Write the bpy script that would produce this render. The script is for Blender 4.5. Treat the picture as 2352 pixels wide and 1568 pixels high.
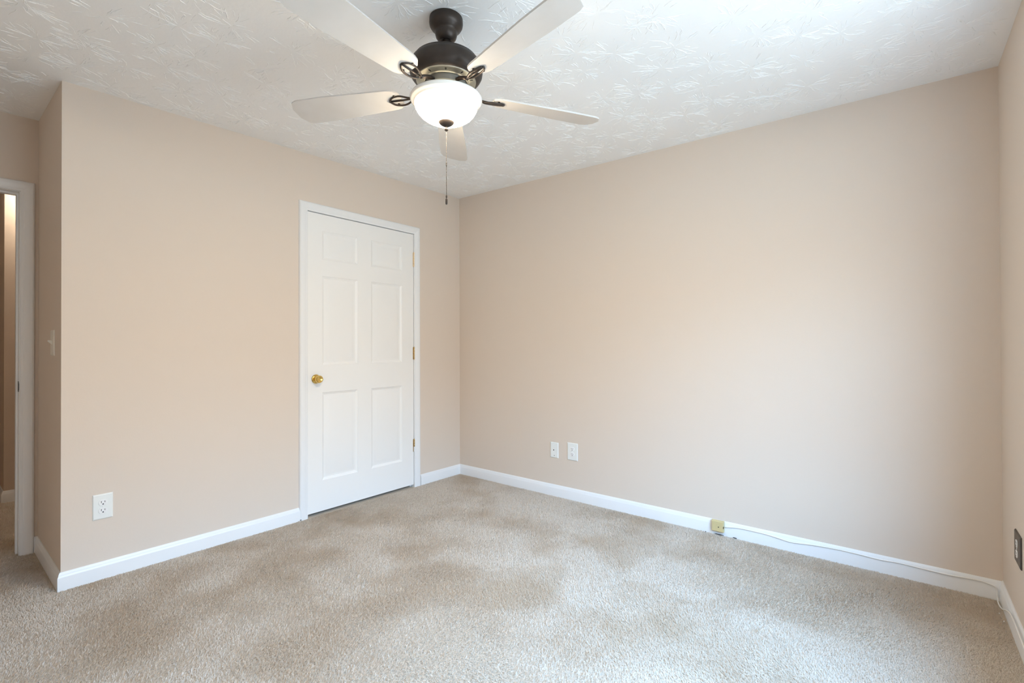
import bpy, bmesh, math, random
import numpy as np
from mathutils import Vector, Matrix

for o in list(bpy.data.objects):
    bpy.data.objects.remove(o)
SC = bpy.context.scene
COL = SC.collection
rnd = random.Random(7)

# ------------------------------------------------------------------ camera
F_PX = 1106.0
CAM = Vector((-3.0347, -3.0618, 1.1376))
YAW, PITCH, ROLL = 0.681557, 0.006462, -0.003228
cam_d = bpy.data.cameras.new('camera')
cam_d.sensor_fit = 'HORIZONTAL'
cam_d.sensor_width = 36.0
cam_d.lens = 36.0 * F_PX / 2352.0
cam_d.clip_start = 0.02
cam_d.clip_end = 200
cam = bpy.data.objects.new('camera', cam_d)
COL.objects.link(cam)
Fv = Vector((math.cos(YAW) * math.cos(PITCH), math.sin(YAW) * math.cos(PITCH), math.sin(PITCH)))
Rv = Vector((math.sin(YAW), -math.cos(YAW), 0))
Uv = Rv.cross(Fv)
c_, s_ = math.cos(ROLL), math.sin(ROLL)
R2 = Rv * c_ + Uv * s_
U2 = Uv * c_ - Rv * s_
M = Matrix((R2, U2, -Fv)).transposed().to_4x4()
M.translation = CAM
cam.matrix_world = M
SC.camera = cam

# ------------------------------------------------------------------ exposure, sky, daylight portal
SC.view_settings.view_transform = 'Standard'
SC.view_settings.look = 'None'
SC.view_settings.exposure = 1.42
SC.view_settings.gamma = 1.0
SC.view_settings.use_curve_mapping = False
SC.cycles.max_bounces = 14
SC.cycles.diffuse_bounces = 10
SC.cycles.glossy_bounces = 4
SC.cycles.transmission_bounces = 8
SC.cycles.caustics_reflective = False
SC.cycles.caustics_refractive = False
SC.cycles.sample_clamp_indirect = 6.0

# the room: wall_left is y=0, wall_right is x=0, wall_window is y=-LB
LA, LB, ND = 2.6134, 3.401, 0.6878
XW = -3.60                        # back wall
TW = 0.11
def ceil_z(x, y):                 # the ceiling sags a little away from the far corner
    return 2.44 + 0.0208 * x + 0.0194 * y
WX0, WX1, WZ0, WZ1 = -2.52, -0.88, 0.62, 2.04   # window opening in wall_window

# outside: pale ground and hazy horizon, blue sky higher up
world = bpy.data.worlds.new('daylight')
SC.world = world
world.use_nodes = True
nt = world.node_tree
nt.nodes.clear()
out = nt.nodes.new('ShaderNodeOutputWorld')
bg = nt.nodes.new('ShaderNodeBackground')
tc = nt.nodes.new('ShaderNodeTexCoord')
sep = nt.nodes.new('ShaderNodeSeparateXYZ')
half = nt.nodes.new('ShaderNodeMapRange')
half.inputs['From Min'].default_value = -1.0
ramp = nt.nodes.new('ShaderNodeValToRGB')
SKY = [(-1.0, (0.74, 0.90, 1.00), 2.7), (-0.05, (0.74, 0.90, 1.00), 2.7), (0.02, (1.0, 0.97, 0.92), 2.2), (0.18, (0.94, 0.96, 0.98), 2.4),
       (0.30, (0.55, 0.77, 1.0), 6.8), (0.45, (0.36, 0.64, 1.0), 11.5), (1.0, (0.34, 0.62, 1.0), 11.5)]
while len(ramp.color_ramp.elements) < len(SKY):
    ramp.color_ramp.elements.new(0.5)
for e, (z, c, st) in zip(ramp.color_ramp.elements, SKY):
    e.position = (z + 1) / 2
    e.color = [v * st for v in c] + [1]
nt.links.new(tc.outputs['Generated'], sep.inputs[0])
nt.links.new(sep.outputs['Z'], half.inputs['Value'])
nt.links.new(half.outputs['Result'], ramp.inputs['Fac'])
nt.links.new(ramp.outputs['Color'], bg.inputs['Color'])
nt.links.new(bg.outputs[0], out.inputs[0])

pl = bpy.data.lights.new('window_daylight_portal', 'AREA')
pl.shape = 'RECTANGLE'
pl.size = WX1 - WX0
pl.size_y = WZ1 - WZ0
pl.cycles.is_portal = True
po = bpy.data.objects.new('window_daylight_portal', pl)
COL.objects.link(po)
po.location = ((WX0 + WX1) / 2, -LB - 0.13, (WZ0 + WZ1) / 2)
po.rotation_euler = (math.radians(90), 0, 0)      # an area light shines along its -Z: into the room (+y)

# ------------------------------------------------------------------ materials
def mat(name, color, rough=0.5, metal=0.0, bump=None, vary=None, spec=0.5, emit=None, coat=0.0):
    m = bpy.data.materials.new(name)
    m.use_nodes = True
    t = m.node_tree
    b = t.nodes['Principled BSDF']
    b.inputs['Base Color'].default_value = (*color, 1)
    b.inputs['Roughness'].default_value = rough
    b.inputs['Metallic'].default_value = metal
    b.inputs['Specular IOR Level'].default_value = spec
    b.inputs['Coat Weight'].default_value = coat
    geo = t.nodes.new('ShaderNodeNewGeometry')
    if vary:                       # (scale, amount, second colour)
        n = t.nodes.new('ShaderNodeTexNoise')
        n.inputs['Scale'].default_value = vary[0]
        n.inputs['Detail'].default_value = 4
        mp = t.nodes.new('ShaderNodeMapRange')
        mp.inputs['From Min'].default_value = 0.35
        mp.inputs['From Max'].default_value = 0.7
        mp.inputs['To Max'].default_value = vary[1]
        mx = t.nodes.new('ShaderNodeMix')
        mx.data_type = 'RGBA'
        mx.inputs['A'].default_value = (*color, 1)
        mx.inputs['B'].default_value = (*vary[2], 1)
        t.links.new(geo.outputs['Position'], n.inputs['Vector'])
        t.links.new(n.outputs['Fac'], mp.inputs['Value'])
        t.links.new(mp.outputs['Result'], mx.inputs['Factor'])
        t.links.new(mx.outputs['Result'], b.inputs['Base Color'])
    if bump:                       # (scale, strength, distance)
        n = t.nodes.new('ShaderNodeTexNoise')
        n.inputs['Scale'].default_value = bump[0]
        n.inputs['Detail'].default_value = 5
        bp = t.nodes.new('ShaderNodeBump')
        bp.inputs['Strength'].default_value = bump[1]
        bp.inputs['Distance'].default_value = bump[2]
        t.links.new(geo.outputs['Position'], n.inputs['Vector'])
        t.links.new(n.outputs['Fac'], bp.inputs['Height'])
        t.links.new(bp.outputs['Normal'], b.inputs['Normal'])
    if emit:
        b.inputs['Emission Color'].default_value = (*emit[0], 1)
        b.inputs['Emission Strength'].default_value = emit[1]
    return m

M_WALL = mat('tan wall paint', (0.69, 0.605, 0.525), 0.62, bump=(90, 0.12, 0.002), vary=(2.2, 0.25, (0.68, 0.595, 0.515)), spec=0.25)
M_CEIL = mat('white textured ceiling', (0.85, 0.855, 0.855), 0.7, bump=(55, 0.25, 0.003), spec=0.2)
M_TRIM = mat('white semi-gloss trim paint', (0.80, 0.81, 0.82), 0.35, bump=(30, 0.05, 0.001))
M_DOOR = mat('white door paint', (0.84, 0.84, 0.83), 0.38, bump=(60, 0.06, 0.001))
M_BRONZE = mat('dark oil rubbed bronze', (0.045, 0.035, 0.030), 0.42, 0.55, vary=(30, 0.5, (0.065, 0.05, 0.04)))
M_NICKEL = mat('brushed pewter', (0.50, 0.49, 0.42), 0.35, 0.8, bump=(200, 0.1, 0.0005))
M_BLACK = mat('black slot', (0.012, 0.012, 0.012), 0.6)
M_GREYMETAL = mat('grey motor metal', (0.22, 0.22, 0.20), 0.4, 0.7)
M_BLADE = mat('pale washed wood', (0.60, 0.585, 0.565), 0.3, vary=(9, 0.6, (0.54, 0.52, 0.49)), coat=0.4)
M_BRASS = mat('polished brass', (0.78, 0.53, 0.16), 0.18, 1.0, bump=(120, 0.04, 0.0005))
M_BRASSOLD = mat('aged brass hinge', (0.62, 0.44, 0.20), 0.35, 0.9, vary=(60, 0.6, (0.35, 0.24, 0.12)))
M_PEACH = mat('paint smeared brass hinge', (0.80, 0.62, 0.40), 0.4, 0.35, vary=(80, 0.5, (0.85, 0.75, 0.6)))
M_PLATE = mat('white wall plate plastic', (0.80, 0.82, 0.80), 0.3, bump=(40, 0.02, 0.0005))
M_SOCK = mat('white socket plastic', (0.84, 0.84, 0.84), 0.28)
M_IVORY = mat('ivory plastic', (0.78, 0.75, 0.68), 0.35)
M_BOX = mat('aged beige jack box plastic', (0.60, 0.50, 0.26), 0.45, vary=(60, 0.4, (0.66, 0.52, 0.28)))
M_BROWN = mat('brown wall plate', (0.060, 0.045, 0.034), 0.35)
M_CABLE = mat('white cable sheath', (0.82, 0.81, 0.78), 0.4)
M_PAPER = mat('white paper scrap', (0.85, 0.85, 0.83), 0.8)
M_DIRT = mat('dark lint', (0.04, 0.035, 0.035), 0.95)
M_STEEL = mat('dark steel strike', (0.06, 0.055, 0.05), 0.4, 0.8)
M_CHAIN = mat('dark bronze bead chain', (0.04, 0.033, 0.028), 0.5, 0.3)
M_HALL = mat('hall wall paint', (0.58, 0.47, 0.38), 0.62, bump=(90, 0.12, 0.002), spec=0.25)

def carpet_mat():
    m = bpy.data.materials.new('beige cut pile carpet')
    m.use_nodes = True
    t = m.node_tree
    b = t.nodes['Principled BSDF']
    b.inputs['Roughness'].default_value = 0.95
    b.inputs['Specular IOR Level'].default_value = 0.1
    geo = t.nodes.new('ShaderNodeNewGeometry')
    def noise(scale, detail):
        n = t.nodes.new('ShaderNodeTexNoise')
        n.inputs['Scale'].default_value = scale
        n.inputs['Detail'].default_value = detail
        t.links.new(geo.outputs['Position'], n.inputs['Vector'])
        return n
    def mr(src, a, b_, lo=0.0, hi=1.0):
        r = t.nodes.new('ShaderNodeMapRange')
        r.inputs['From Min'].default_value = a
        r.inputs['From Max'].default_value = b_
        r.inputs['To Min'].default_value = lo
        r.inputs['To Max'].default_value = hi
        t.links.new(src, r.inputs['Value'])
        return r.outputs['Result']
    def mix(f, a, b_):
        x = t.nodes.new('ShaderNodeMix')
        x.data_type = 'RGBA'
        t.links.new(f, x.inputs['Factor'])
        for v, s in ((a, 'A'), (b_, 'B')):
            if isinstance(v, tuple):
                x.inputs[s].default_value = (*v, 1)
            else:
                t.links.new(v, x.inputs[s])
        return x.outputs['Result']
    base = mix(mr(noise(260, 2).outputs['Fac'], 0.35, 0.65), (0.64, 0.57, 0.49), (0.81, 0.755, 0.685))
    soil = mix(mr(noise(1.9, 5).outputs['Fac'], 0.46, 0.62, 0, 0.70), base, (0.53, 0.42, 0.305))
    spots = mix(mr(noise(9, 3).outputs['Fac'], 0.66, 0.74, 0, 0.35), soil, (0.50, 0.37, 0.23))
    tl = t.nodes.new('ShaderNodeBsdfTranslucent')   # light also soaks through the thin fibres
    mixs = t.nodes.new('ShaderNodeMixShader')
    mixs.inputs[0].default_value = 0.45
    t.links.new(spots, tl.inputs['Color'])
    t.links.new(b.outputs[0], mixs.inputs[1])
    t.links.new(tl.outputs[0], mixs.inputs[2])
    t.links.new(mixs.outputs[0], t.nodes['Material Output'].inputs['Surface'])
    t.links.new(spots, b.inputs['Base Color'])
    return m
M_CARPET = carpet_mat()
M_BACKING = mat('beige carpet backing', (0.56, 0.49, 0.41), 0.95, spec=0.1)

def glass_bowl_mat(name, strength, z_cool=2.042, z_hot=1.998):
    m = bpy.data.materials.new(name)
    m.use_nodes = True
    t = m.node_tree
    t.nodes.clear()
    o = t.nodes.new('ShaderNodeOutputMaterial')
    tr = t.nodes.new('ShaderNodeBsdfTranslucent')
    tr.inputs['Color'].default_value = (0.95, 0.90, 0.80, 1)
    df = t.nodes.new('ShaderNodeBsdfDiffuse')
    df.inputs['Color'].default_value = (0.85, 0.83, 0.78, 1)
    gl = t.nodes.new('ShaderNodeBsdfGlossy')
    gl.inputs['Roughness'].default_value = 0.2
    em = t.nodes.new('ShaderNodeEmission')
    em.inputs['Color'].default_value = (1.0, 0.815, 0.58, 1)
    # the glass glows outward, less towards the collar that is far from the bulbs
    g_ = t.nodes.new('ShaderNodeNewGeometry')
    sx_ = t.nodes.new('ShaderNodeSeparateXYZ')
    mr_ = t.nodes.new('ShaderNodeMapRange')
    mr_.inputs['From Min'].default_value = z_cool
    mr_.inputs['From Max'].default_value = z_hot
    mr_.inputs['To Min'].default_value = 0.03 * strength
    mr_.inputs['To Max'].default_value = strength
    mul = t.nodes.new('ShaderNodeMath')
    mul.operation = 'MULTIPLY'
    t.links.new(g_.outputs['Position'], sx_.inputs[0])
    t.links.new(sx_.outputs['Z'], mr_.inputs['Value'])
    t.links.new(g_.outputs['Backfacing'], mul.inputs[0])     # the mesh faces inwards: its back is the outside
    t.links.new(mr_.outputs['Result'], mul.inputs[1])
    t.links.new(mul.outputs[0], em.inputs['Strength'])
    m1 = t.nodes.new('ShaderNodeMixShader')
    m1.inputs[0].default_value = 0.62
    t.links.new(df.outputs[0], m1.inputs[1])
    t.links.new(tr.outputs[0], m1.inputs[2])
    m2 = t.nodes.new('ShaderNodeMixShader')
    m2.inputs[0].default_value = 0.05
    t.links.new(m1.outputs[0], m2.inputs[1])
    t.links.new(gl.outputs[0], m2.inputs[2])
    ad = t.nodes.new('ShaderNodeAddShader')
    t.links.new(m2.outputs[0], ad.inputs[0])
    t.links.new(em.outputs[0], ad.inputs[1])
    t.links.new(ad.outputs[0], o.inputs['Surface'])
    return m
M_BOWL = glass_bowl_mat('lit frosted white lamp glass', 60.0)
M_HALLGLASS = glass_bowl_mat('lit hall lamp glass', 1.5)
M_RIM = mat('thick white glass rim', (0.82, 0.81, 0.77), 0.18, coat=0.5)
M_PANE = bpy.data.materials.new('clear window glass')
M_PANE.use_nodes = True
_t = M_PANE.node_tree
_t.nodes.clear()
_o = _t.nodes.new('ShaderNodeOutputMaterial')
_a = _t.nodes.new('ShaderNodeBsdfTransparent')
_g = _t.nodes.new('ShaderNodeBsdfGlossy')
_g.inputs['Roughness'].default_value = 0.02
_x = _t.nodes.new('ShaderNodeMixShader')
_x.inputs[0].default_value = 0.05
_t.links.new(_a.outputs[0], _x.inputs[1])
_t.links.new(_g.outputs[0], _x.inputs[2])
_t.links.new(_x.outputs[0], _o.inputs['Surface'])
M_BULB = mat('lit bulb', (1, 1, 1), 0.5, emit=((1.0, 0.85, 0.62), 6.0))

# ------------------------------------------------------------------ mesh helpers
class MB:
    def __init__(s):
        s.v, s.f, s.mi, s.cur = [], [], [], 0
    def face(s, pts):
        i = len(s.v)
        s.v += [tuple(p) for p in pts]
        s.f.append(list(range(i, i + len(pts))))
        s.mi.append(s.cur)
    def quad_box(s, c8):           # eight corners: bottom 0-3 counterclockwise from above, top 4-7
        i = len(s.v)
        s.v += [tuple(p) for p in c8]
        for q in ((3, 2, 1, 0), (4, 5, 6, 7), (0, 1, 5, 4), (1, 2, 6, 5), (2, 3, 7, 6), (3, 0, 4, 7)):
            s.f.append([i + k for k in q])
            s.mi.append(s.cur)
    def box(s, x0, x1, y0, y1, z0, z1):
        s.quad_box([(x0, y0, z0), (x1, y0, z0), (x1, y1, z0), (x0, y1, z0),
                    (x0, y0, z1), (x1, y0, z1), (x1, y1, z1), (x0, y1, z1)])
    def wall(s, x0, x1, y0, y1, z0=-0.10, top=None):   # top follows the ceiling when None
        t = (lambda x, y: ceil_z(x, y)) if top is None else (lambda x, y: top)
        s.quad_box([(x0, y0, z0), (x1, y0, z0), (x1, y1, z0), (x0, y1, z0),
                    (x0, y0, t(x0, y0)), (x1, y0, t(x1, y0)), (x1, y1, t(x1, y1)), (x0, y1, t(x0, y1))])
    def strip(s, rings, close=True, cap=True):         # rings of equal length, joined in order
        i0 = len(s.v)
        n = len(rings[0])
        for r in rings:
            s.v += [tuple(p) for p in r]
        for k in range(len(rings) - 1):
            for j in range(n if close else n - 1):
                a, b = i0 + k * n + j, i0 + k * n + (j + 1) % n
                s.f.append([a, b, b + n, a + n])
                s.mi.append(s.cur)
        if cap:
            s.f.append([i0 + j for j in range(n)][::-1])
            s.f.append([i0 + (len(rings) - 1) * n + j for j in range(n)])
            s.mi += [s.cur, s.cur]
    def lathe(s, prof, n=48, axis='z', origin=(0, 0, 0)):
        ox, oy, oz = origin
        rings = []
        for r, h in prof:
            r = max(r, 1e-5)
            ring = []
            for k in range(n):
                a = 2 * math.pi * k / n
                if axis == 'z':
                    ring.append((ox + r * math.cos(a), oy + r * math.sin(a), oz + h))
                elif axis == 'y':
                    ring.append((ox + r * math.cos(a), oy + h, oz + r * math.sin(a)))
                else:
                    ring.append((ox + h, oy + r * math.cos(a), oz + r * math.sin(a)))
            rings.append(ring)
        s.strip(rings, True, False)
    def tube(s, pts, r, n=8):
        pts = [Vector(p) for p in pts]
        rings = []
        up = Vector((0, 0, 1))
        for k, p in enumerate(pts):
            d = (pts[min(k + 1, len(pts) - 1)] - pts[max(k - 1, 0)]).normalized()
            a = d.cross(up)
            if a.length < 1e-3:
                a = d.cross(Vector((1, 0, 0)))
            a.normalize()
            b = d.cross(a)
            rr = r[k] if isinstance(r, (list, tuple)) else r
            rings.append([p + (a * math.cos(t) + b * math.sin(t)) * rr for t in [2 * math.pi * j / n for j in range(n)]])
        s.strip(rings)
    def build(s, name, mats, parent=None, smooth=False, bevel=0.0):
        me = bpy.data.meshes.new(name)
        me.from_pydata(s.v, [], s.f)
        mats = mats if isinstance(mats, (list, tuple)) else [mats]
        for m in mats:
            me.materials.append(m)
        me.polygons.foreach_set('material_index', s.mi)
        bm = bmesh.new()
        bm.from_mesh(me)
        bmesh.ops.remove_doubles(bm, verts=bm.verts, dist=1e-5)
        bmesh.ops.recalc_face_normals(bm, faces=bm.faces)
        bm.to_mesh(me)
        bm.free()
        o = bpy.data.objects.new(name, me)
        COL.objects.link(o)
        if parent:
            o.parent = parent
        if smooth:
            for p in me.polygons:
                p.use_smooth = True
            if smooth != True:
                me.set_sharp_from_angle(angle=math.radians(smooth))
        if bevel:
            b = o.modifiers.new('bevel', 'BEVEL')
            b.width = bevel
            b.segments = 2
            b.limit_method = 'ANGLE'
            b.angle_limit = math.radians(40)
        return o

def empty(name, loc=(0, 0, 0), rz=0.0):
    o = bpy.data.objects.new(name, None)
    o.empty_display_size = 0.05
    COL.objects.link(o)
    o.location = loc
    o.rotation_euler = (0, 0, rz)
    return o
def tag(o, label, cat, group=None):
    o['label'] = label
    o['category'] = cat
    if group:
        o['group'] = group
    return o
def struct(o, label=None, cat=None):
    o['kind'] = 'structure'
    if label:
        o['label'] = label
        o['category'] = cat
    return o

# ------------------------------------------------------------------ room shell
YH = 4.2                           # far end of the hall
XH = -2.640                        # the hall stub's outside corner
YS = 2.045                         # face of the hall stub wall
b = MB()
b.box(XW - 0.12, 0.12, -LB - 0.14, YH + 0.1, -0.10, -0.006)
struct(b.build('floor', M_BACKING), 'beige carpeted bedroom floor running into the hall', 'floor')

def make_ceiling():
    b = MB()
    x0, x1, y0, y1 = XW - 0.12, 0.12, -LB - 0.14, YH + 0.1
    cs = [(x0, y0), (x1, y0), (x1, y1), (x0, y1)]
    b.quad_box([(x, y, ceil_z(x, y)) for x, y in cs] + [(x, y, ceil_z(x, y) + 0.10) for x, y in cs])
    # stomped crow's-foot texture: bursts of thin raised plaster ridges
    r = random.Random(21)
    step = 0.185
    gx = int((0 - XW) / step) + 1
    gy = int((LB + ND) / step) + 1
    for i in range(gx):
        for j in range(gy):
            cx = XW + (i + 0.5 + r.uniform(-0.45, 0.45)) * step
            cy = -LB + (j + 0.5 + r.uniform(-0.45, 0.45)) * step
            R = r.uniform(0.09, 0.15)
            for k in range(r.randint(26, 44)):
                a = r.uniform(0, 2 * math.pi)
                r0 = r.uniform(0.004, 0.085)
                ln = min(r.uniform(0.018, 0.075), R - r0)
                if ln < 0.010:
                    continue
                w = r.uniform(0.0007, 0.0017)
                hgt = r.uniform(0.0006, 0.0017)
                seg = 7
                px, py = cx + math.cos(a) * r0, cy + math.sin(a) * r0
                rings = []
                ok = True
                ang = a + r.uniform(-0.3, 0.3)
                kink = r.randint(1, 6)
                for q in range(seg):
                    t = q / (seg - 1)
                    k_ = (0.35 if q == 0 else 0.45 if q == seg - 1 else r.uniform(0.75, 1.15))
                    nx, ny = -math.sin(ang), math.cos(ang)
                    if not (XW + 0.02 < px < -0.02 and -LB + 0.02 < py < ND - 0.02) or (py > -0.02 and px > -LA - 0.02):
                        ok = False
                        break
                    z = ceil_z(px, py)
                    rings.append([(px + nx * w * k_, py + ny * w * k_, z + 0.0004),
                                  (px + nx * w * 0.4 * k_, py + ny * w * 0.4 * k_, z - hgt * k_),
                                  (px - nx * w * 0.4 * k_, py - ny * w * 0.4 * k_, z - hgt * k_),
                                  (px - nx * w * k_, py - ny * w * k_, z + 0.0004)])
                    px += math.cos(ang) * ln / (seg - 1)
                    py += math.sin(ang) * ln / (seg - 1)
                    ang += r.uniform(-0.22, 0.22) + (r.uniform(-0.7, 0.7) if q == kink else 0)
                if ok:
                    b.strip(rings, False, False)
    me = bpy.data.meshes.new('ceiling')
    me.from_pydata(b.v, [], b.f)
    me.materials.append(M_CEIL)
    o = bpy.data.objects.new('ceiling', me)
    COL.objects.link(o)
    return o
struct(make_ceiling(), 'white ceiling with stomped starburst plaster texture', 'ceiling')

# closet door opening in wall_left
DX0, DX1, DZ = -1.428, -0.512, 2.040
b = MB()
b.wall(-LA, DX0, 0, TW)
b.wall(DX1, 0, 0, TW)
b.wall(DX0, DX1, 0, TW, DZ)
struct(b.build('wall_left', M_WALL), 'tan wall holding the white closet door', 'wall')
b = MB()
b.wall(0, TW, -LB, YH)
struct(b.build('wall_right', M_WALL), 'long tan wall right of the corner', 'wall')
b = MB()
b.wall(WX1, TW, -LB - 0.14, -LB)
b.wall(XW, WX0, -LB - 0.14, -LB)
b.wall(WX0, WX1, -LB - 0.14, -LB, -0.10, WZ0)
b.wall(WX0, WX1, -LB - 0.14, -LB, WZ1)
struct(b.build('wall_window', M_WALL), 'tan wall with the brown outlet at the right edge', 'wall')
b = MB()
b.wall(XW - 0.11, XW, -LB - 0.14, YH)
struct(b.build('wall_back', M_WALL))
b = MB()
b.wall(-LA, -LA + TW, TW, ND)
struct(b.build('wall_alcove', M_WALL), 'narrow shaded tan wall returning into the entry alcove', 'wall')
EX1, EX0, EZ = -2.676, -3.46, 1.995     # entry doorway opening
b = MB()
b.wall(EX1, 0, ND, ND + TW)
b.wall(XW, EX0, ND, ND + TW)
b.wall(EX0, EX1, ND, ND + TW, EZ)
struct(b.build('wall_entry', M_WALL), 'shaded tan wall around the open hall doorway', 'wall')
b = MB()
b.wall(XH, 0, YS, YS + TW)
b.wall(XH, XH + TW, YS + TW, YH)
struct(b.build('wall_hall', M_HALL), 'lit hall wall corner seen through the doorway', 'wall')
b = MB()
b.wall(XW, XH, YH, YH + 0.10)
struct(b.build('wall_hall_end', M_HALL))

# ------------------------------------------------------------------ baseboards
def base_prof(h):
    return [(0, -0.006), (0.0125, -0.006), (0.0125, h * 0.70), (0.0118, h * 0.74), (0.0095, h * 0.80),
            (0.0088, h * 0.84), (0.0080, h * 0.90), (0.0050, h * 0.97), (0.0035, h), (0, h)]
def base_run(b, p0, p1, n, e0=0, e1=0, h=0.0805):
    p0, p1, n = Vector((*p0, 0)), Vector((*p1, 0)), Vector((*n, 0))
    d = (p1 - p0).normalized()
    pr = base_prof(h)
    b.strip([[p0 + n * o + d * (e0 * o) + Vector((0, 0, z)) for o, z in pr],
             [p1 + n * o - d * (e1 * o) + Vector((0, 0, z)) for o, z in pr]])
CO0, CO1 = -1.466, -0.4535              # outer edges of the closet casing
for name, runs, lab in (
    ('baseboard_left', [((-LA, 0), (CO0, 0), (0, -1), -1, 0)], 'white baseboard left of the closet door'),
    ('baseboard_corner', [((CO1, 0), (0, 0), (0, -1), 0, 1)], 'short white baseboard between closet door and corner'),
    ('baseboard_right', [((0, -LB), (0, 0), (-1, 0), 1, 1)], 'long white baseboard on the right wall'),
    ('baseboard_window', [((XW, -LB), (0, -LB), (0, 1), 1, 1, 0.084)], 'white baseboard running out at the right edge'),
    ('baseboard_alcove', [((-LA, 0), (-LA, ND), (-1, 0), -1, 1)], 'shaded baseboard on the alcove return'),
    ('baseboard_entry', [((-2.6285, ND), (-LA, ND), (0, -1), 0, 1)], None),
    ('baseboard_hall', [((XH, YS), (0, YS), (0, -1), -1, 1), ((XH, YS), (XH, YH), (-1, 0), -1, 1)], 'hall baseboard seen through the doorway'),
    ('baseboard_back', [((XW, -LB), (XW, ND), (1, 0), 1, 1)], None)):
    b = MB()
    for r_ in runs:
        base_run(b, *r_)
    o = struct(b.build(name, M_TRIM, smooth=25))
    if lab:
        struct(o, lab, 'baseboard')

# ------------------------------------------------------------------ door casings
CAS = [(0.0, 0.0), (0.0, 0.008), (0.003, 0.010), (0.012, 0.0105), (0.016, 0.013), (0.030, 0.0150), (0.038, 0.0165),
       (0.047, 0.0160), (0.053, 0.0120), (0.056, 0.005), (0.056, 0.0)]
def casing(b, xi, xo, zi, y, s=-1, w=0.056, z0=-0.006):   # around an opening in a wall at y; s: side it stands out to
    k = w / 0.056
    L = lambda u, t, z: (xi - u * k, y + s * t, z)
    R_ = lambda u, t, z: (xo + u * k, y + s * t, z)
    b.strip([[L(u, t, z0) for u, t in CAS], [L(u, t, zi + u * k) for u, t in CAS]])
    b.strip([[L(u, t, zi + u * k) for u, t in CAS], [R_(u, t, zi + u * k) for u, t in CAS]])
    b.strip([[R_(u, t, zi + u * k) for u, t in CAS], [R_(u, t, z0) for u, t in CAS]])
b = MB()
CI0, CI1, CZ = CO0 + 0.053, CO1 - 0.064, 2.032
k0 = 0.053
casing(b, CI0, CI1, CZ, 0.0, w=0.0585)
b.box(DX0, CI0 - 0.0005, 0.0, TW, -0.006, CZ)                   # jambs
b.box(CI1 + 0.0005, DX1, 0.0, TW, -0.006, CZ)
b.box(DX0, DX1, 0.0, TW, CZ, DZ)
b.box(CI0 - 0.001, CI0 + 0.011, 0.040, 0.075, -0.006, CZ)       # stops behind the door
b.box(CI1 - 0.011, CI1 + 0.001, 0.040, 0.075, -0.006, CZ)
b.box(CI0, CI1, 0.040, 0.075, CZ - 0.012, CZ)
struct(b.build('trim_1', M_TRIM, smooth=25), 'white casing around the closet door', 'door casing')
b = MB()
casing(b, EX0 + 0.012, EX1 - 0.009, EZ - 0.010, ND, w=0.057)
b.box(EX1 - 0.012, EX1, ND, ND + TW, -0.006, EZ - 0.012)
b.box(EX0, EX0 + 0.012, ND, ND + TW, -0.006, EZ - 0.012)
b.box(EX0, EX1, ND, ND + TW, EZ - 0.012, EZ)
b.box(EX1 - 0.021, EX1 - 0.0119, ND + 0.040, ND + 0.075, -0.006, EZ - 0.012)
b.box(EX0 + 0.012, EX0 + 0.024, ND + 0.040, ND + 0.075, -0.006, EZ - 0.012)
b.box(EX0 + 0.012, EX1 - 0.0119, ND + 0.0405, ND + 0.0745, EZ - 0.022, EZ - 0.0119)
trim2 = struct(b.build('trim_2', M_TRIM, smooth=25), 'white casing of the open hall doorway at the left edge', 'door casing')
b = MB()
b.box(EX1 - 0.0135, EX1 - 0.0121, ND + 0.001, ND + 0.033, 0.888, 0.945)
b.box(EX1 - 0.0150, EX1 - 0.0121, ND - 0.004, ND + 0.003, 0.897, 0.936)
b.build('strike_plate', M_STEEL, trim2)['label'] = 'dark metal strike plate'

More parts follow.
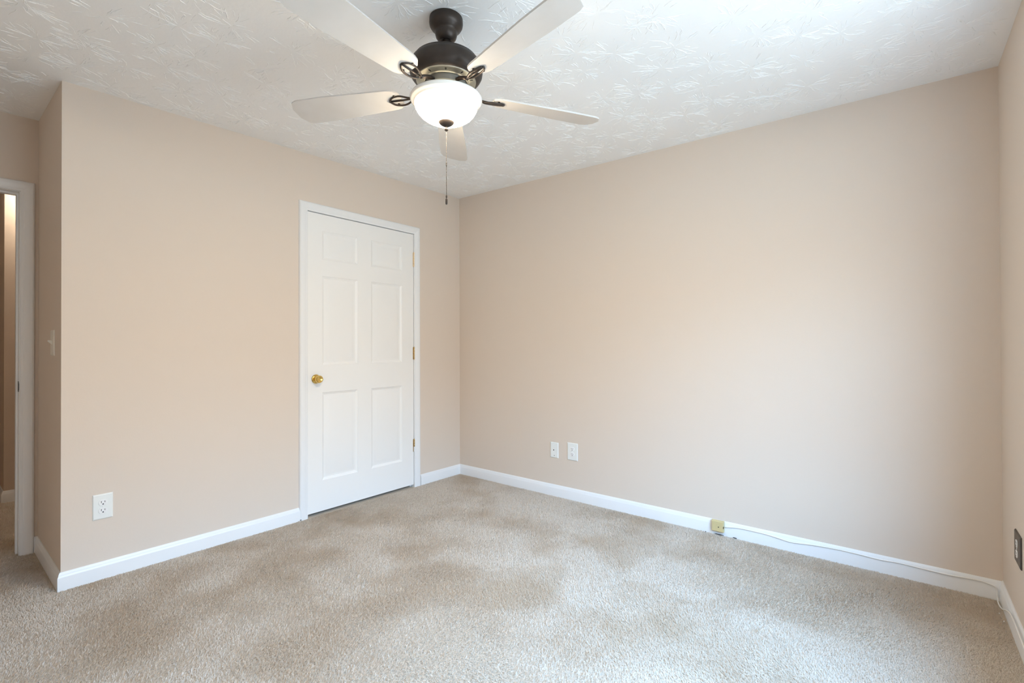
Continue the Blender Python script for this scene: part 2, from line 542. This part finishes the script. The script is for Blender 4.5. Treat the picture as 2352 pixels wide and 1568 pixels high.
# ------------------------------------------------------------------ closet door
def make_door():
    x0, x1, z0, z1 = CI0 + 0.004, CI1 - 0.003, 0.016, CZ - 0.004
    cols = [(-1.306, -1.031), (-0.917, -0.633)]
    rows = [(0.222, 0.817), (1.003, 1.609), (1.722, 1.917)]
    xs = sorted({x0, x1, *[v for c in cols for v in c]})
    zs = sorted({z0, z1, *[v for r in rows for v in r]})
    b = MB()
    yf = 0.0015
    for i in range(len(xs) - 1):
        for j in range(len(zs) - 1):
            a, c, e, f = xs[i], xs[i + 1], zs[j], zs[j + 1]
            if (a, c) in cols and (e, f) in rows:
                prev = None
                for ins, dep in ((0, 0), (0.003, 0.0035), (0.010, 0.0065), (0.016, 0.0095), (0.024, 0.0095), (0.030, 0.0080), (0.047, 0.0030), (0.050, 0.0025)):
                    ring = [(a + ins, yf + dep, e + ins), (c - ins, yf + dep, e + ins), (c - ins, yf + dep, f - ins), (a + ins, yf + dep, f - ins)]
                    if prev:
                        for k in range(4):
                            b.face([prev[k], prev[(k + 1) % 4], ring[(k + 1) % 4], ring[k]])
                    prev = ring
                b.face(prev)
            else:
                b.face([(a, yf, e), (c, yf, e), (c, yf, f), (a, yf, f)])
    yb = yf + 0.035
    P = [(x0, z0), (x1, z0), (x1, z1), (x0, z1)]
    # outer edge loop must follow the front grid's points
    loop = [(x, z0) for x in xs] + [(x1, z) for z in zs[1:]] + [(x, z1) for x in xs[::-1][1:]] + [(x0, z) for z in zs[::-1][1:-1]]
    for k in range(len(loop)):
        p, q = loop[k], loop[(k + 1) % len(loop)]
        b.face([(p[0], yf, p[1]), (q[0], yf, q[1]), (q[0], yb, q[1]), (p[0], yb, p[1])])
    b.face([(x, yb, z) for x, z in loop])
    d = struct(b.build('door_1', M_DOOR, smooth=20), 'closed white six-panel closet door with brass knob', 'door')
    # knob
    kx, kz = -1.352, 0.911
    b = MB()
    b.lathe([(0.0, -0.002), (0.016, -0.002), (0.030, -0.001), (0.031, -0.004), (0.028, -0.008), (0.018, -0.010), (0.012, -0.012), (0.0105, -0.020),
             (0.0115, -0.026), (0.018, -0.030), (0.0235, -0.034), (0.0255, -0.040), (0.0255, -0.047), (0.0240, -0.053), (0.0205, -0.0565), (0.017, -0.0565), (0.010, -0.0535), (0.0, -0.0525)],
            40, 'y', (kx, 0.0035, kz))
    kn = b.build('door_knob', M_BRASS, d, smooth=35)
    kn['label'] = 'round polished brass knob'
    hx = CI1 + 0.0015
    for z_a, z_b, ms, lab in ((1.768, 1.882, [M_PEACH, M_PEACH], 'pale paint-smeared hinge'), (1.022, 1.120, [M_BRASSOLD, M_BRASSOLD], 'dull brass hinge'), (0.280, 0.380, [M_BRASSOLD, M_TRIM], 'brass hinge painted white below')):
        b = MB()
        h = z_b - z_a
        for s in range(5):
            za, zb = z_a + h * s / 5 + 0.0008, z_a + h * (s + 1) / 5 - 0.0008
            b.cur = 1 if zb < z_a + h * 0.55 else 0
            b.lathe([(0.0, za), (0.0052, za), (0.0058, za + 0.001), (0.0058, zb - 0.001), (0.0052, zb), (0.0, zb)], 14, 'z', (hx, -0.0035, 0))
        b.cur = 0
        b.lathe([(0.0, z_b), (0.003, z_b), (0.0045, z_b + 0.002), (0.003, z_b + 0.005), (0.0, z_b + 0.006)], 12, 'z', (hx, -0.0035, 0))
        b.cur = 1
        b.lathe([(0.0, z_a - 0.005), (0.003, z_a - 0.004), (0.0045, z_a - 0.001), (0.003, z_a), (0.0, z_a)], 12, 'z', (hx, -0.0035, 0))
        b.cur = 0
        b.box(hx - 0.010, hx + 0.006, -0.0006, 0.0013, z_a, z_b)
        b.build('hinge', ms, d, smooth=35)['label'] = lab
    return d
make_door()

# ------------------------------------------------------------------ window (right of the frame, gives the daylight)
def make_window():
    b = MB()
    x0, x1, z0, z1, y = WX0, WX1, WZ0, WZ1, -LB
    for s in ((x0 - 0.06, x0, z0 - 0.0, z1 + 0.06), (x1, x1 + 0.06, z0 - 0.0, z1 + 0.06)):
        b.box(s[0], s[1], y, y + 0.016, s[2], s[3])
    b.box(x0, x1, y, y + 0.016, z1, z1 + 0.06)
    b.box(x0 - 0.08, x1 + 0.065, y, y + 0.022, z0 - 0.02, z0)        # stool
    b.box(x0 - 0.06, x1 + 0.06, y, y + 0.014, z0 - 0.075, z0 - 0.02)
    for s in ((x0, x0 + 0.025, z0, z1), (x1 - 0.025, x1, z0, z1), (x0, x1, z0, z0 + 0.03), (x0, x1, z1 - 0.025, z1)):
        b.box(s[0], s[1], y - 0.11, y - 0.06, s[2], s[3])
    w = struct(b.build('window_1', M_TRIM))
    zm = (z0 + z1) / 2
    b = MB()
    b.box(x0 + 0.02, x1 - 0.02, y - 0.10, y - 0.065, zm - 0.02, zm + 0.02)
    b.build('window_rail', M_TRIM, w)
    b = MB()
    b.box(x0 + 0.02, x1 - 0.02, y - 0.088, y - 0.084, z0 + 0.02, z1 - 0.02)
    b.build('window_pane', M_PANE, w)
make_window()

# ------------------------------------------------------------------ wall plates, outlets, switch
def plate_mesh(b, w, h, t=0.006, bev=0.005):     # stands out along -y from the wall at y=0
    r0 = [(-w / 2, -0.0002, -h / 2), (w / 2, -0.0002, -h / 2), (w / 2, -0.0002, h / 2), (-w / 2, -0.0002, h / 2)]
    rings = [r0]
    for ins, d in ((0, t * 0.35), (bev * 0.35, t * 0.75), (bev, t)):
        rings.append([(sx * (w / 2 - ins), -d, sz * (h / 2 - ins)) for sx, sz in ((-1, -1), (1, -1), (1, 1), (-1, 1))])
    b.strip(rings)
def socket_mesh(t):
    b = MB()
    n = 40
    pts = []
    for k in range(n):
        a = 2 * math.pi * k / n
        x, z = 0.0172 * math.cos(a), 0.0172 * math.sin(a)
        pts.append((x, max(-0.0135, min(0.0135, z))))
    b.strip([[(x, -t + 0.001, z) for x, z in pts], [(x, -t - 0.0016, z) for x, z in pts], [(x * 0.95, -t - 0.0022, z * 0.95) for x, z in pts]])
    b.cur = 1
    b.box(-0.0078, -0.0056, -t - 0.0026, -t - 0.002, -0.001, 0.0085)
    b.box(0.0056, 0.0078, -t - 0.0026, -t - 0.002, 0.0005, 0.0080)
    b.lathe([(0.0, -t - 0.0026), (0.0030, -t - 0.0026), (0.0030, -t - 0.002)], 14, 'y', (0, 0, -0.0070))
    return b
def screw(b, z, t, r=0.0032):
    b.lathe([(0.0, -t - 0.0012), (r * 0.7, -t - 0.0011), (r, -t - 0.0003), (r, -t + 0.001)], 14, 'y', (0, 0, z))
def outlet(loc, rz, w, h, mp, ms, label, group=None, gap=0.0195):
    root = tag(empty('electrical_outlet', loc, rz), label, 'outlet', group)
    b = MB()
    plate_mesh(b, w, h)
    b.build('cover_plate', mp, root, smooth=20)
    for s in (gap, -gap):
        o = socket_mesh(0.006).build('socket', [ms, M_BLACK], root, smooth=30)
        o.location.z = s
    b = MB()
    screw(b, 0, 0.006)
    b.build('screw', ms, root, smooth=30)
    return root
outlet((-2.461, 0, 0.3495), 0, 0.0785, 0.1225, M_PLATE, M_SOCK, 'white double outlet low on the wall left of the closet door')
outlet((0, -1.1715, 0.3490), math.radians(-90), 0.088, 0.128, M_PLATE, M_SOCK, 'white double outlet on the right wall beside the coaxial plate')
br = outlet((-0.393, -LB, 0.353), math.radians(180), 0.122, 0.120, M_BROWN, M_SOCK, 'dark brown outlet plate with white sockets at the right edge')
for ch in br.children:
    if ch.name.startswith('socket'):
        ch['label'] = 'white socket'

root = tag(empty('coaxial_wall_plate', (0, -1.0115, 0.3405), math.radians(-90)), 'small white wall plate with one dark cable hole, left of the outlet', 'wall plate')
b = MB()
plate_mesh(b, 0.0715, 0.1165)
b.build('cover_plate', M_PLATE, root, smooth=20)
b = MB()
b.lathe([(0.0, -0.0070), (0.0042, -0.0070), (0.0046, -0.0060)], 18, 'y', (-0.004, 0, 0.0))
b.build('cable_hole', M_BLACK, root)
for z, m_ in ((0.041, M_PLATE), (-0.041, M_STEEL)):
    b = MB()
    screw(b, z, 0.006, 0.0030)
    b.build('screw', m_, root, smooth=30)

root = tag(empty('light_switch', (-LA, 0.2065, 1.1535), math.radians(-90)), 'light switch with raised toggle on the shaded alcove wall', 'light switch')
b = MB()
plate_mesh(b, 0.087, 0.126)
b.build('cover_plate', M_IVORY, root, smooth=20)
b = MB()
b.quad_box([(-0.005, -0.005, -0.010), (0.005, -0.005, -0.010), (0.005, -0.0049, 0.010), (-0.005, -0.0049, 0.010),
            (-0.004, -0.022, 0.008), (0.004, -0.022, 0.008), (0.004, -0.019, 0.015), (-0.004, -0.019, 0.015)])
b.build('toggle', M_IVORY, root, bevel=0.001)

# beige phone box on the baseboard
root = tag(empty('telephone_jack_box', (-0.0125, -2.198, 0.020)), 'small yellowed beige jack box mounted on the white baseboard', 'jack box')
b = MB()
w2, hh = 0.0345, 0.0640
rings = []
for ins, x in ((0.0, 0.0), (0.0, -0.013), (0.0012, -0.0145), (0.0012, -0.0195), (0.004, -0.0225)):
    rings.append([(x, -w2 + ins, ins), (x, w2 - ins, ins), (x, w2 - ins, hh - ins), (x, -w2 + ins, hh - ins)])
b.strip(rings)
b.build('box_cover', M_BOX, root, smooth=25)
b = MB()
b.lathe([(0.0, -0.0232), (0.0030, -0.0232), (0.0034, -0.0220)], 16, 'x', (0, -0.0060, 0.0285))
b.build('screw_hole', M_BLACK, root)
b = MB()
b.box(-0.0225, -0.0150, -w2 - 0.0006, -w2 + 0.0015, 0.024, 0.036)
b.build('cord_slot', M_BLACK, root)

# thin white cable along the baseboard
def catmull(P, n=8):
    P = [Vector(p) for p in P]
    P = [P[0] * 2 - P[1]] + P + [P[-1] * 2 - P[-2]]
    o = []
    for i in range(1, len(P) - 2):
        for k in range(n):
            t = k / n
            a, b_, c, d = P[i - 1], P[i], P[i + 1], P[i + 2]
            o.append(0.5 * ((2 * b_) + (c - a) * t + (2 * a - 5 * b_ + 4 * c - d) * t * t + (3 * b_ - a - 3 * c + d) * t ** 3))
    return o + [P[-2]]
XC, YC = -0.0165, -LB + 0.0165
CB = [(XC, -2.232, 0.050), (XC, -2.307, 0.063), (XC, -2.400, 0.064), (XC, -2.462, 0.062), (XC, -2.528, 0.055), (XC, -2.584, 0.050),
      (XC, -2.674, 0.060), (XC, -2.779, 0.066), (XC, -2.866, 0.066), (XC, -2.967, 0.062), (XC, -3.041, 0.066), (XC, -3.149, 0.063),
      (XC, -3.227, 0.062), (XC, -3.310, 0.067), (XC, -3.362, 0.060), (XC - 0.002, YC + 0.006, 0.048), (XC - 0.004, YC + 0.005, 0.024), (-0.026, YC + 0.004, 0.0075), (-0.060, YC + 0.006, 0.0045), (-0.110, YC + 0.004, 0.0055), (-0.144, YC, 0.012),
      (-0.200, YC, 0.034), (-0.246, YC, 0.050), (-0.321, YC, 0.070), (-0.392, YC, 0.076), (-0.442, YC, 0.075), (-0.505, YC, 0.075), (-0.584, YC, 0.074), (-0.760, YC, 0.070), (-0.950, YC, 0.066)]
b = MB()
b.tube(catmull(CB, 6), 0.0026, 8)
tag(b.build('white_cable', M_CABLE, smooth=True), 'thin white cable strung along the baseboard from the jack box round the corner', 'cable')

# litter on the carpet
def scrap(name, x, y, z, L, w, rz, m, label, cat):
    b = MB()
    n = 6
    top, bot = [], []
    for k in range(n):
        a = 2 * math.pi * k / n
        r_ = rnd.uniform(0.75, 1.1)
        top.append((L / 2 * math.cos(a) * r_, w / 2 * math.sin(a) * r_, 0.0022 + rnd.uniform(0, 0.0012)))
        bot.append((top[-1][0], top[-1][1], 0.0))
    b.strip([bot, top])
    o = b.build(name, m)
    o.location = (x, y, z)
    o.rotation_euler = (0, 0, rz)
    return tag(o, label, cat)
scrap('paper_scrap', -0.172, -3.370, 0.002, 0.011, 0.0035, 0.2, M_PAPER, 'tiny white paper scrap on the carpet nearest the right corner', 'scrap')
scrap('paper_scrap', -0.243, -3.375, 0.002, 0.009, 0.0035, -0.3, M_PAPER, 'tiny white scrap on the carpet, second from the right corner', 'scrap')
scrap('lint_clump', -0.0185, -2.200, -0.001, 0.060, 0.010, math.pi / 2, M_DIRT, 'dark lint at the carpet edge below the jack box', 'lint')
scrap('lint_clump', -0.0165, -2.290, -0.001, 0.022, 0.007, math.pi / 2, M_DIRT, 'small dark lint speck at the baseboard right of the jack box', 'lint')
scrap('lint_clump', -0.030, -2.128, 0.002, 0.007, 0.006, 0, M_DIRT, 'tiny dark lint speck on the carpet left of the jack box', 'lint')
scrap('lint_clump', -1.4665, -0.0185, 0.001, 0.010, 0.008, 0, M_DIRT, 'dark speck at the foot of the closet door casing', 'lint')

# ------------------------------------------------------------------ ceiling fan
FX, FY = -1.782, -1.730
FZC = ceil_z(FX, FY)
def make_fan():
    root = tag(empty('ceiling_fan', (FX, FY, 0)), 'dark bronze ceiling fan with lit white glass bowl', 'ceiling fan')
    def lathe(name, prof, m, n=64, sm=35, parent=root):
        b = MB()
        b.lathe(prof, n)
        return b.build(name, m, parent, smooth=sm)
    lathe('canopy', [(0.0, FZC - 0.0005), (0.0600, FZC - 0.0005), (0.0625, FZC - 0.003), (0.0632, FZC - 0.020), (0.0620, FZC - 0.028), (0.0570, FZC - 0.037),
                     (0.0460, FZC - 0.047), (0.0430, FZC - 0.050), (0.0415, FZC - 0.052), (0.0410, FZC - 0.062), (0.0385, FZC - 0.072), (0.0310, FZC - 0.083), (0.0240, FZC - 0.087), (0.0200, FZC - 0.084), (0.0, FZC - 0.080)], M_BRONZE)
    lathe('downrod', [(0.0, FZC - 0.075), (0.0130, FZC - 0.075), (0.0130, 2.222), (0.0240, 2.220), (0.0250, 2.212), (0.0, 2.211)], M_BRONZE, 32)
    lathe('motor_housing', [(0.0, 2.2125), (0.100, 2.2125), (0.112, 2.2120), (0.119, 2.2090), (0.1210, 2.2060), (0.1215, 2.2040), (0.1290, 2.1960), (0.1350, 2.1850),
                            (0.1372, 2.1740), (0.1372, 2.1660), (0.1355, 2.1550), (0.1310, 2.1460), (0.1240, 2.1370), (0.1180, 2.1320), (0.1130, 2.1295), (0.1120, 2.1310), (0.0, 2.1320)], M_BRONZE)
    ring = lathe('vent_ring', [(0.1125, 2.1305), (0.1115, 2.1270), (0.1085, 2.1258), (0.0860, 2.1240), (0.0830, 2.1215), (0.0800, 2.1215), (0.0790, 2.1250), (0.0790, 2.1330)], M_NICKEL)
    ring['label'] = 'pale metal ring with slots under the motor'
    for k in range(10):
        a = 2 * math.pi * (k + 0.27) / 10
        b = MB()
        pts = []
        for j in range(14):
            t = 2 * math.pi * j / 14
            u = 0.0072 * math.cos(t)
            v = 0.0030 * math.sin(t) * (1 + 0.55 * math.cos(t))
            r_ = 0.0975 + u
            pts.append((r_, v))
        P = lambda r_, v, z: (r_ * math.cos(a) - v * math.sin(a), r_ * math.sin(a) + v * math.cos(a), z)
        zz = lambda r_: 2.1240 + (r_ - 0.086) / 0.0225 * 0.0018
        b.strip([[P(r_, v, zz(r_) + 0.0006) for r_, v in pts], [P(r_, v, zz(r_) - 0.0003) for r_, v in pts]])
        b.build('vent_slot', M_BLACK, ring)
    lathe('flywheel', [(0.0, 2.1315), (0.0770, 2.1315), (0.0770, 2.1200), (0.0740, 2.1130), (0.0730, 2.1040), (0.0700, 2.1010), (0.0, 2.1010)], M_GREYMETAL)
    lathe('switch_housing', [(0.0, 2.1015), (0.0480, 2.1015), (0.0500, 2.0980), (0.0500, 2.0720), (0.0450, 2.0695), (0.0, 2.0695)], M_BRONZE)
    # blades at rest
    for k in range(5):
        az = YAW - math.pi / 2 + math.radians(BLADE_AZ + 72 * k)
        pitch = math.radians(12)
        def W(u, v, w):            # u along the blade, v across it, w up
            y_, z_ = v * math.cos(pitch) - w * math.sin(pitch), v * math.sin(pitch) + w * math.cos(pitch)
            return (u * math.cos(az) - y_ * math.sin(az), u * math.sin(az) + y_ * math.cos(az), 2.089 + z_)
        N = 26
        top, bot = [], []
        left, right = [], []
        for i in range(N + 1):
            t = i / N
            u = 0.185 + t * (0.652 - 0.185)
            hw = 0.050 + 0.017 * min(1, t * 1.5)
            if t < 0.10:
                hw *= math.sqrt(max(0.0, 1 - ((0.10 - t) / 0.10) ** 2)) * 0.45 + 0.55
            if t > 0.90:
                hw *= math.sqrt(max(0.0, 1 - ((t - 0.90) / 0.10) ** 2)) * 0.62 + 0.38
            left.append((u, hw))
            right.append((u, -hw))
        outl = left + right[::-1]
        b = MB()
        e = 0.0012
        b.strip([[W(u, v, -0.003 + e) for u, v in outl], [W(u, v, 0.003 - e) for u, v in outl]], True, False)
        b.strip([[W(u, v, -0.003) for u, v in right], [W(u, v, -0.003) for u, v in left]], False, False)
        b.strip([[W(u, v, 0.003) for u, v in right], [W(u, v, 0.003) for u, v in left]], False, False)
        b.strip([[W(u, v, -0.003) for u, v in outl], [W(u, v, -0.003 + e) for u, v in outl]], True, False)
        b.strip([[W(u, v, 0.003 - e) for u, v in outl], [W(u, v, 0.003) for u, v in outl]], True, False)
        bl = b.build('blade', M_BLADE, root, smooth=30)
        # forged blade arm: neck from the flywheel, opening into a looped bracket under the blade
        b = MB()
        def S(u, v, z):
            return (u * math.cos(az) - v * math.sin(az), u * math.sin(az) + v * math.cos(az), z)
        b.tube([S(0.060, 0, 2.1090), S(0.090, 0, 2.1060), S(0.115, 0, 2.0960), S(0.140, 0, 2.0840)], [0.008, 0.0075, 0.007, 0.0065], 10)
        for sg in (1, -1):
            loop = catmull([S(0.138, 0, 2.0845), S(0.155, 0.012 * sg, 2.0800 + 0.004 * sg), S(0.185, 0.021 * sg, 2.0815 + 0.007 * sg), S(0.215, 0.017 * sg, 2.0825 + 0.0055 * sg), S(0.232, 0.004 * sg, 2.0835)], 5)
            b.tube(loop, 0.0036, 8)
        b.tube([S(0.138, 0, 2.0840), S(0.180, 0, 2.0825), S(0.235, 0, 2.0835)], 0.0036, 8)
        arm = b.build('blade_arm', M_BRONZE, root, smooth=True)
        for u, v in ((0.205, 0.022), (0.205, -0.022), (0.230, 0.0)):
            b = MB()
            p = W(u, v, -0.0045)
            b.lathe([(0.0, -0.0022), (0.0035, -0.0014), (0.0048, 0.0), (0.0048, 0.003), (0.0, 0.003)], 12, 'z', p)
            b.build('screw', M_BRONZE, arm, smooth=30)
    # glass bowl, finial, chain
    bowl = lathe('glass_bowl', [(0.1185, 2.0440), (0.1180, 2.0390), (0.1150, 2.0280),
                         (0.1080, 2.0155), (0.0980, 2.0040), (0.0850, 1.9940), (0.0680, 1.9850), (0.0480, 1.9790), (0.0250, 1.9760), (0.0060, 1.9755)], M_BOWL, 72, True)
    rim = lathe('bowl_rim', [(0.1150, 2.0440), (0.1150, 2.0640), (0.1180, 2.0675), (0.1270, 2.0690), (0.1330, 2.0670), (0.1355, 2.0620), (0.1345, 2.0565), (0.1300, 2.0520), (0.1240, 2.0490), (0.1215, 2.0465), (0.1195, 2.0435), (0.1185, 2.0430)], M_RIM, 72, True, bowl)
    rim['label'] = 'thick rolled white glass rim'
    lathe('fitter_pan', [(0.0, 2.0690), (0.0880, 2.0690), (0.0920, 2.0660), (0.0920, 2.0620), (0.0900, 2.0620), (0.0860, 2.0660), (0.0, 2.0665)], M_BRONZE, 48)
    bowl['label'] = 'glowing frosted white glass bowl'
    lathe('finial', [(0.0060, 1.9800), (0.0280, 1.9785), (0.0300, 1.9765), (0.0290, 1.9740), (0.0230, 1.9680), (0.0140, 1.9625), (0.0065, 1.9600), (0.0050, 1.9575), (0.0070, 1.9545), (0.0080, 1.9510), (0.0070, 1.9470), (0.0040, 1.9440), (0.0, 1.9430)], M_BRONZE, 32)
    lathe('lamp_stem', [(0.0, 2.0665), (0.0060, 2.0665), (0.0060, 1.9790), (0.0, 1.9790)], M_BRONZE, 16)
    b = MB()
    z = 1.9435
    n = 0
    while z > 1.700:
        r_ = 0.0017
        if abs(z - 1.820) < 0.006:
            r_ = 0.0030
        b.lathe([(0.0006, z), (r_ * 0.8, z - 0.0007), (r_, z - 0.0017), (r_ * 0.8, z - 0.0027), (0.0006, z - 0.0034)], 8)
        z -= 0.0038
        n += 1
    b.lathe([(0.0006, 1.944), (0.0006, 1.69)], 6)
    ch = b.build('pull_chain', M_CHAIN, root, smooth=True)
    b = MB()
    b.lathe([(0.0, 1.7010), (0.0022, 1.7005), (0.0030, 1.6985), (0.0030, 1.6930), (0.0016, 1.6905), (0.0016, 1.6885), (0.0036, 1.6870), (0.0040, 1.6850), (0.0038, 1.6700), (0.0030, 1.6665), (0.0, 1.6660)], 16)
    b.build('chain_fob', M_BRONZE, ch, smooth=30)
    # two bulbs in the bowl
    for k in range(2):
        a = YAW + math.pi * k
        bx, by, bz = 0.050 * math.cos(a), 0.050 * math.sin(a), 2.022
        b = MB()
        b.lathe([(0.0, -0.022), (0.010, -0.020), (0.018, -0.012), (0.021, 0.0), (0.019, 0.010), (0.012, 0.022), (0.011, 0.030), (0.0, 0.030)], 20, 'z', (bx, by, bz))
        bu = b.build('bulb', M_BULB, root, smooth=True)
        ld = bpy.data.lights.new('bulb_light', 'POINT')
        ld.energy = BULB_W
        ld.color = (1.0, 0.80, 0.55)
        ld.shadow_soft_size = 0.024
        lo = bpy.data.objects.new('bulb_light', ld)
        COL.objects.link(lo)
        lo.parent = root
        lo.location = (bx, by, bz)
    return root
BLADE_AZ = -50
BULB_W = 6.0
make_fan()

# ------------------------------------------------------------------ hall lamp (out of sight behind the alcove wall)
HLX, HLY = -2.40, 1.88
HLZ = ceil_z(HLX, HLY)
root = tag(empty('hall_ceiling_lamp', (HLX, HLY, HLZ)), 'flush ceiling lamp in the hall', 'lamp')
b = MB()
b.lathe([(0.0, -0.0005), (0.09, -0.0005), (0.092, -0.012), (0.06, -0.02), (0.0, -0.02)], 40)
b.build('lamp_base', M_BRONZE, root, smooth=35)
b = MB()
b.lathe([(0.085, -0.014), (0.090, -0.030), (0.075, -0.060), (0.040, -0.082), (0.0, -0.088)], 40)
b.build('lamp_shade', M_HALLGLASS, root, smooth=True)
ld = bpy.data.lights.new('hall_light', 'POINT')
ld.energy = 5.0
ld.color = (1.0, 0.90, 0.74)
ld.shadow_soft_size = 0.06
lo = bpy.data.objects.new('hall_light', ld)
COL.objects.link(lo)
lo.parent = root
lo.location = (0, 0, -0.15)

# ------------------------------------------------------------------ carpet pile (real tufts)
def make_pile(total=580000):
    rs = np.random.default_rng(5)
    regs = [(XW + 0.015, -0.015, -LB + 0.015, -0.015, 1.0), (XW + 0.015, -LA - 0.015, -0.015, ND + 0.9, 1.0), (XW + 0.015, XH - 0.01, ND + 0.9, 2.6, 0.6), (XH - 0.012, -2.1, ND + TW + 0.015, YS - 0.015, 0.6)]
    X, Y = [], []
    area = sum((r[1] - r[0]) * (r[3] - r[2]) * r[4] for r in regs)
    for x0, x1, y0, y1, wgt in regs:
        n = int(total * (x1 - x0) * (y1 - y0) * wgt / area)
        st = math.sqrt((x1 - x0) * (y1 - y0) / n)
        nx, ny = int((x1 - x0) / st), int((y1 - y0) / st)
        gx, gy = np.meshgrid(np.arange(nx), np.arange(ny))
        X.append((x0 + (gx.ravel() + rs.uniform(0, 1, nx * ny)) * (x1 - x0) / nx))
        Y.append((y0 + (gy.ravel() + rs.uniform(0, 1, nx * ny)) * (y1 - y0) / ny))
    X, Y = np.concatenate(X), np.concatenate(Y)
    n = len(X)
    def field(seed, sc):
        q = np.random.default_rng(seed)
        f = np.zeros(n)
        for _ in range(9):
            a = q.uniform(0, 2 * np.pi)
            k = sc * q.uniform(0.5, 2.2)
            f += np.sin(k * (X * np.cos(a) + Y * np.sin(a)) + q.uniform(0, 6.28))
        return f / 3
    ang = 1.2 * field(1, 2.5) + 0.5 * field(2, 11) + rs.normal(0, 0.8, n)
    lean = np.clip(0.85 + 0.10 * field(3, 4.0) + rs.normal(0, 0.2, n), 0.2, 1.25)
    L = np.clip(rs.normal(0.0102, 0.0016, n), 0.007, 0.015)
    edge = np.minimum.reduce([-X, Y + LB, X - XW, np.where(X > -LA - 0.02, -Y, np.abs(-LA - X) + np.where(Y < 0, -Y, 0))])
    L *= np.clip(edge / 0.035, 0.62, 1.0)            # the pile is pressed down along the baseboards
    w = rs.uniform(0.0011, 0.0017, n)
    dx, dy = np.cos(ang), np.sin(ang)
    rot = rs.uniform(-0.9, 0.9, n)
    sx, sy = -np.sin(ang + rot), np.cos(ang + rot)
    z0 = -0.0065
    h1, o1 = L * 0.55 * np.cos(lean * 0.6), L * 0.55 * np.sin(lean * 0.6)
    h2, o2 = h1 + L * 0.45 * np.cos(lean * 1.25), o1 + L * 0.45 * np.sin(lean * 1.25)
    V = np.empty((n, 6, 3))
    for k, (o, h, ww) in enumerate(((0, 0, w * 0.9), (o1, h1, w), (o2, h2, w * 0.75))):
        V[:, 2 * k] = np.stack([X + dx * o - sx * ww, Y + dy * o - sy * ww, z0 + h + 0 * X], 1)
        V[:, 2 * k + 1] = np.stack([X + dx * o + sx * ww, Y + dy * o + sy * ww, z0 + h + 0 * X], 1)
    V[:, 0:2, 2] = z0
    np.clip(V[..., 0], XW + 0.013, -0.0127, out=V[..., 0])
    np.clip(V[..., 1], -LB + 0.0127, None, out=V[..., 1])
    room = (X > -LA - 0.013) & (Y < ND)
    V[room, :, 1] = np.minimum(V[room, :, 1], -0.0127)
    V[~room, :, 0] = np.minimum(V[~room, :, 0], np.where((Y[~room] > -0.0127) & (Y[~room] < ND), -LA - 0.0127, 9.0)[:, None])
    base = (np.arange(n) * 6)[:, None]
    F = np.stack([base + np.array([[0, 1, 3, 2]]), base + np.array([[2, 3, 5, 4]])], 1).reshape(-1)
    me = bpy.data.meshes.new('carpet_pile')
    me.vertices.add(n * 6)
    me.vertices.foreach_set('co', V.reshape(-1))
    me.loops.add(len(F))
    me.loops.foreach_set('vertex_index', F.astype(np.int32))
    me.polygons.add(n * 2)
    me.polygons.foreach_set('loop_start', (np.arange(n * 2) * 4).astype(np.int32))
    me.polygons.foreach_set('use_smooth', np.ones(n * 2, bool))
    me.materials.append(M_CARPET)
    me.update()
    o = bpy.data.objects.new('carpet_pile', me)
    COL.objects.link(o)
    o['kind'] = 'stuff'
    tag(o, 'beige cut pile of the worn wall-to-wall carpet', 'carpet')
make_pile()
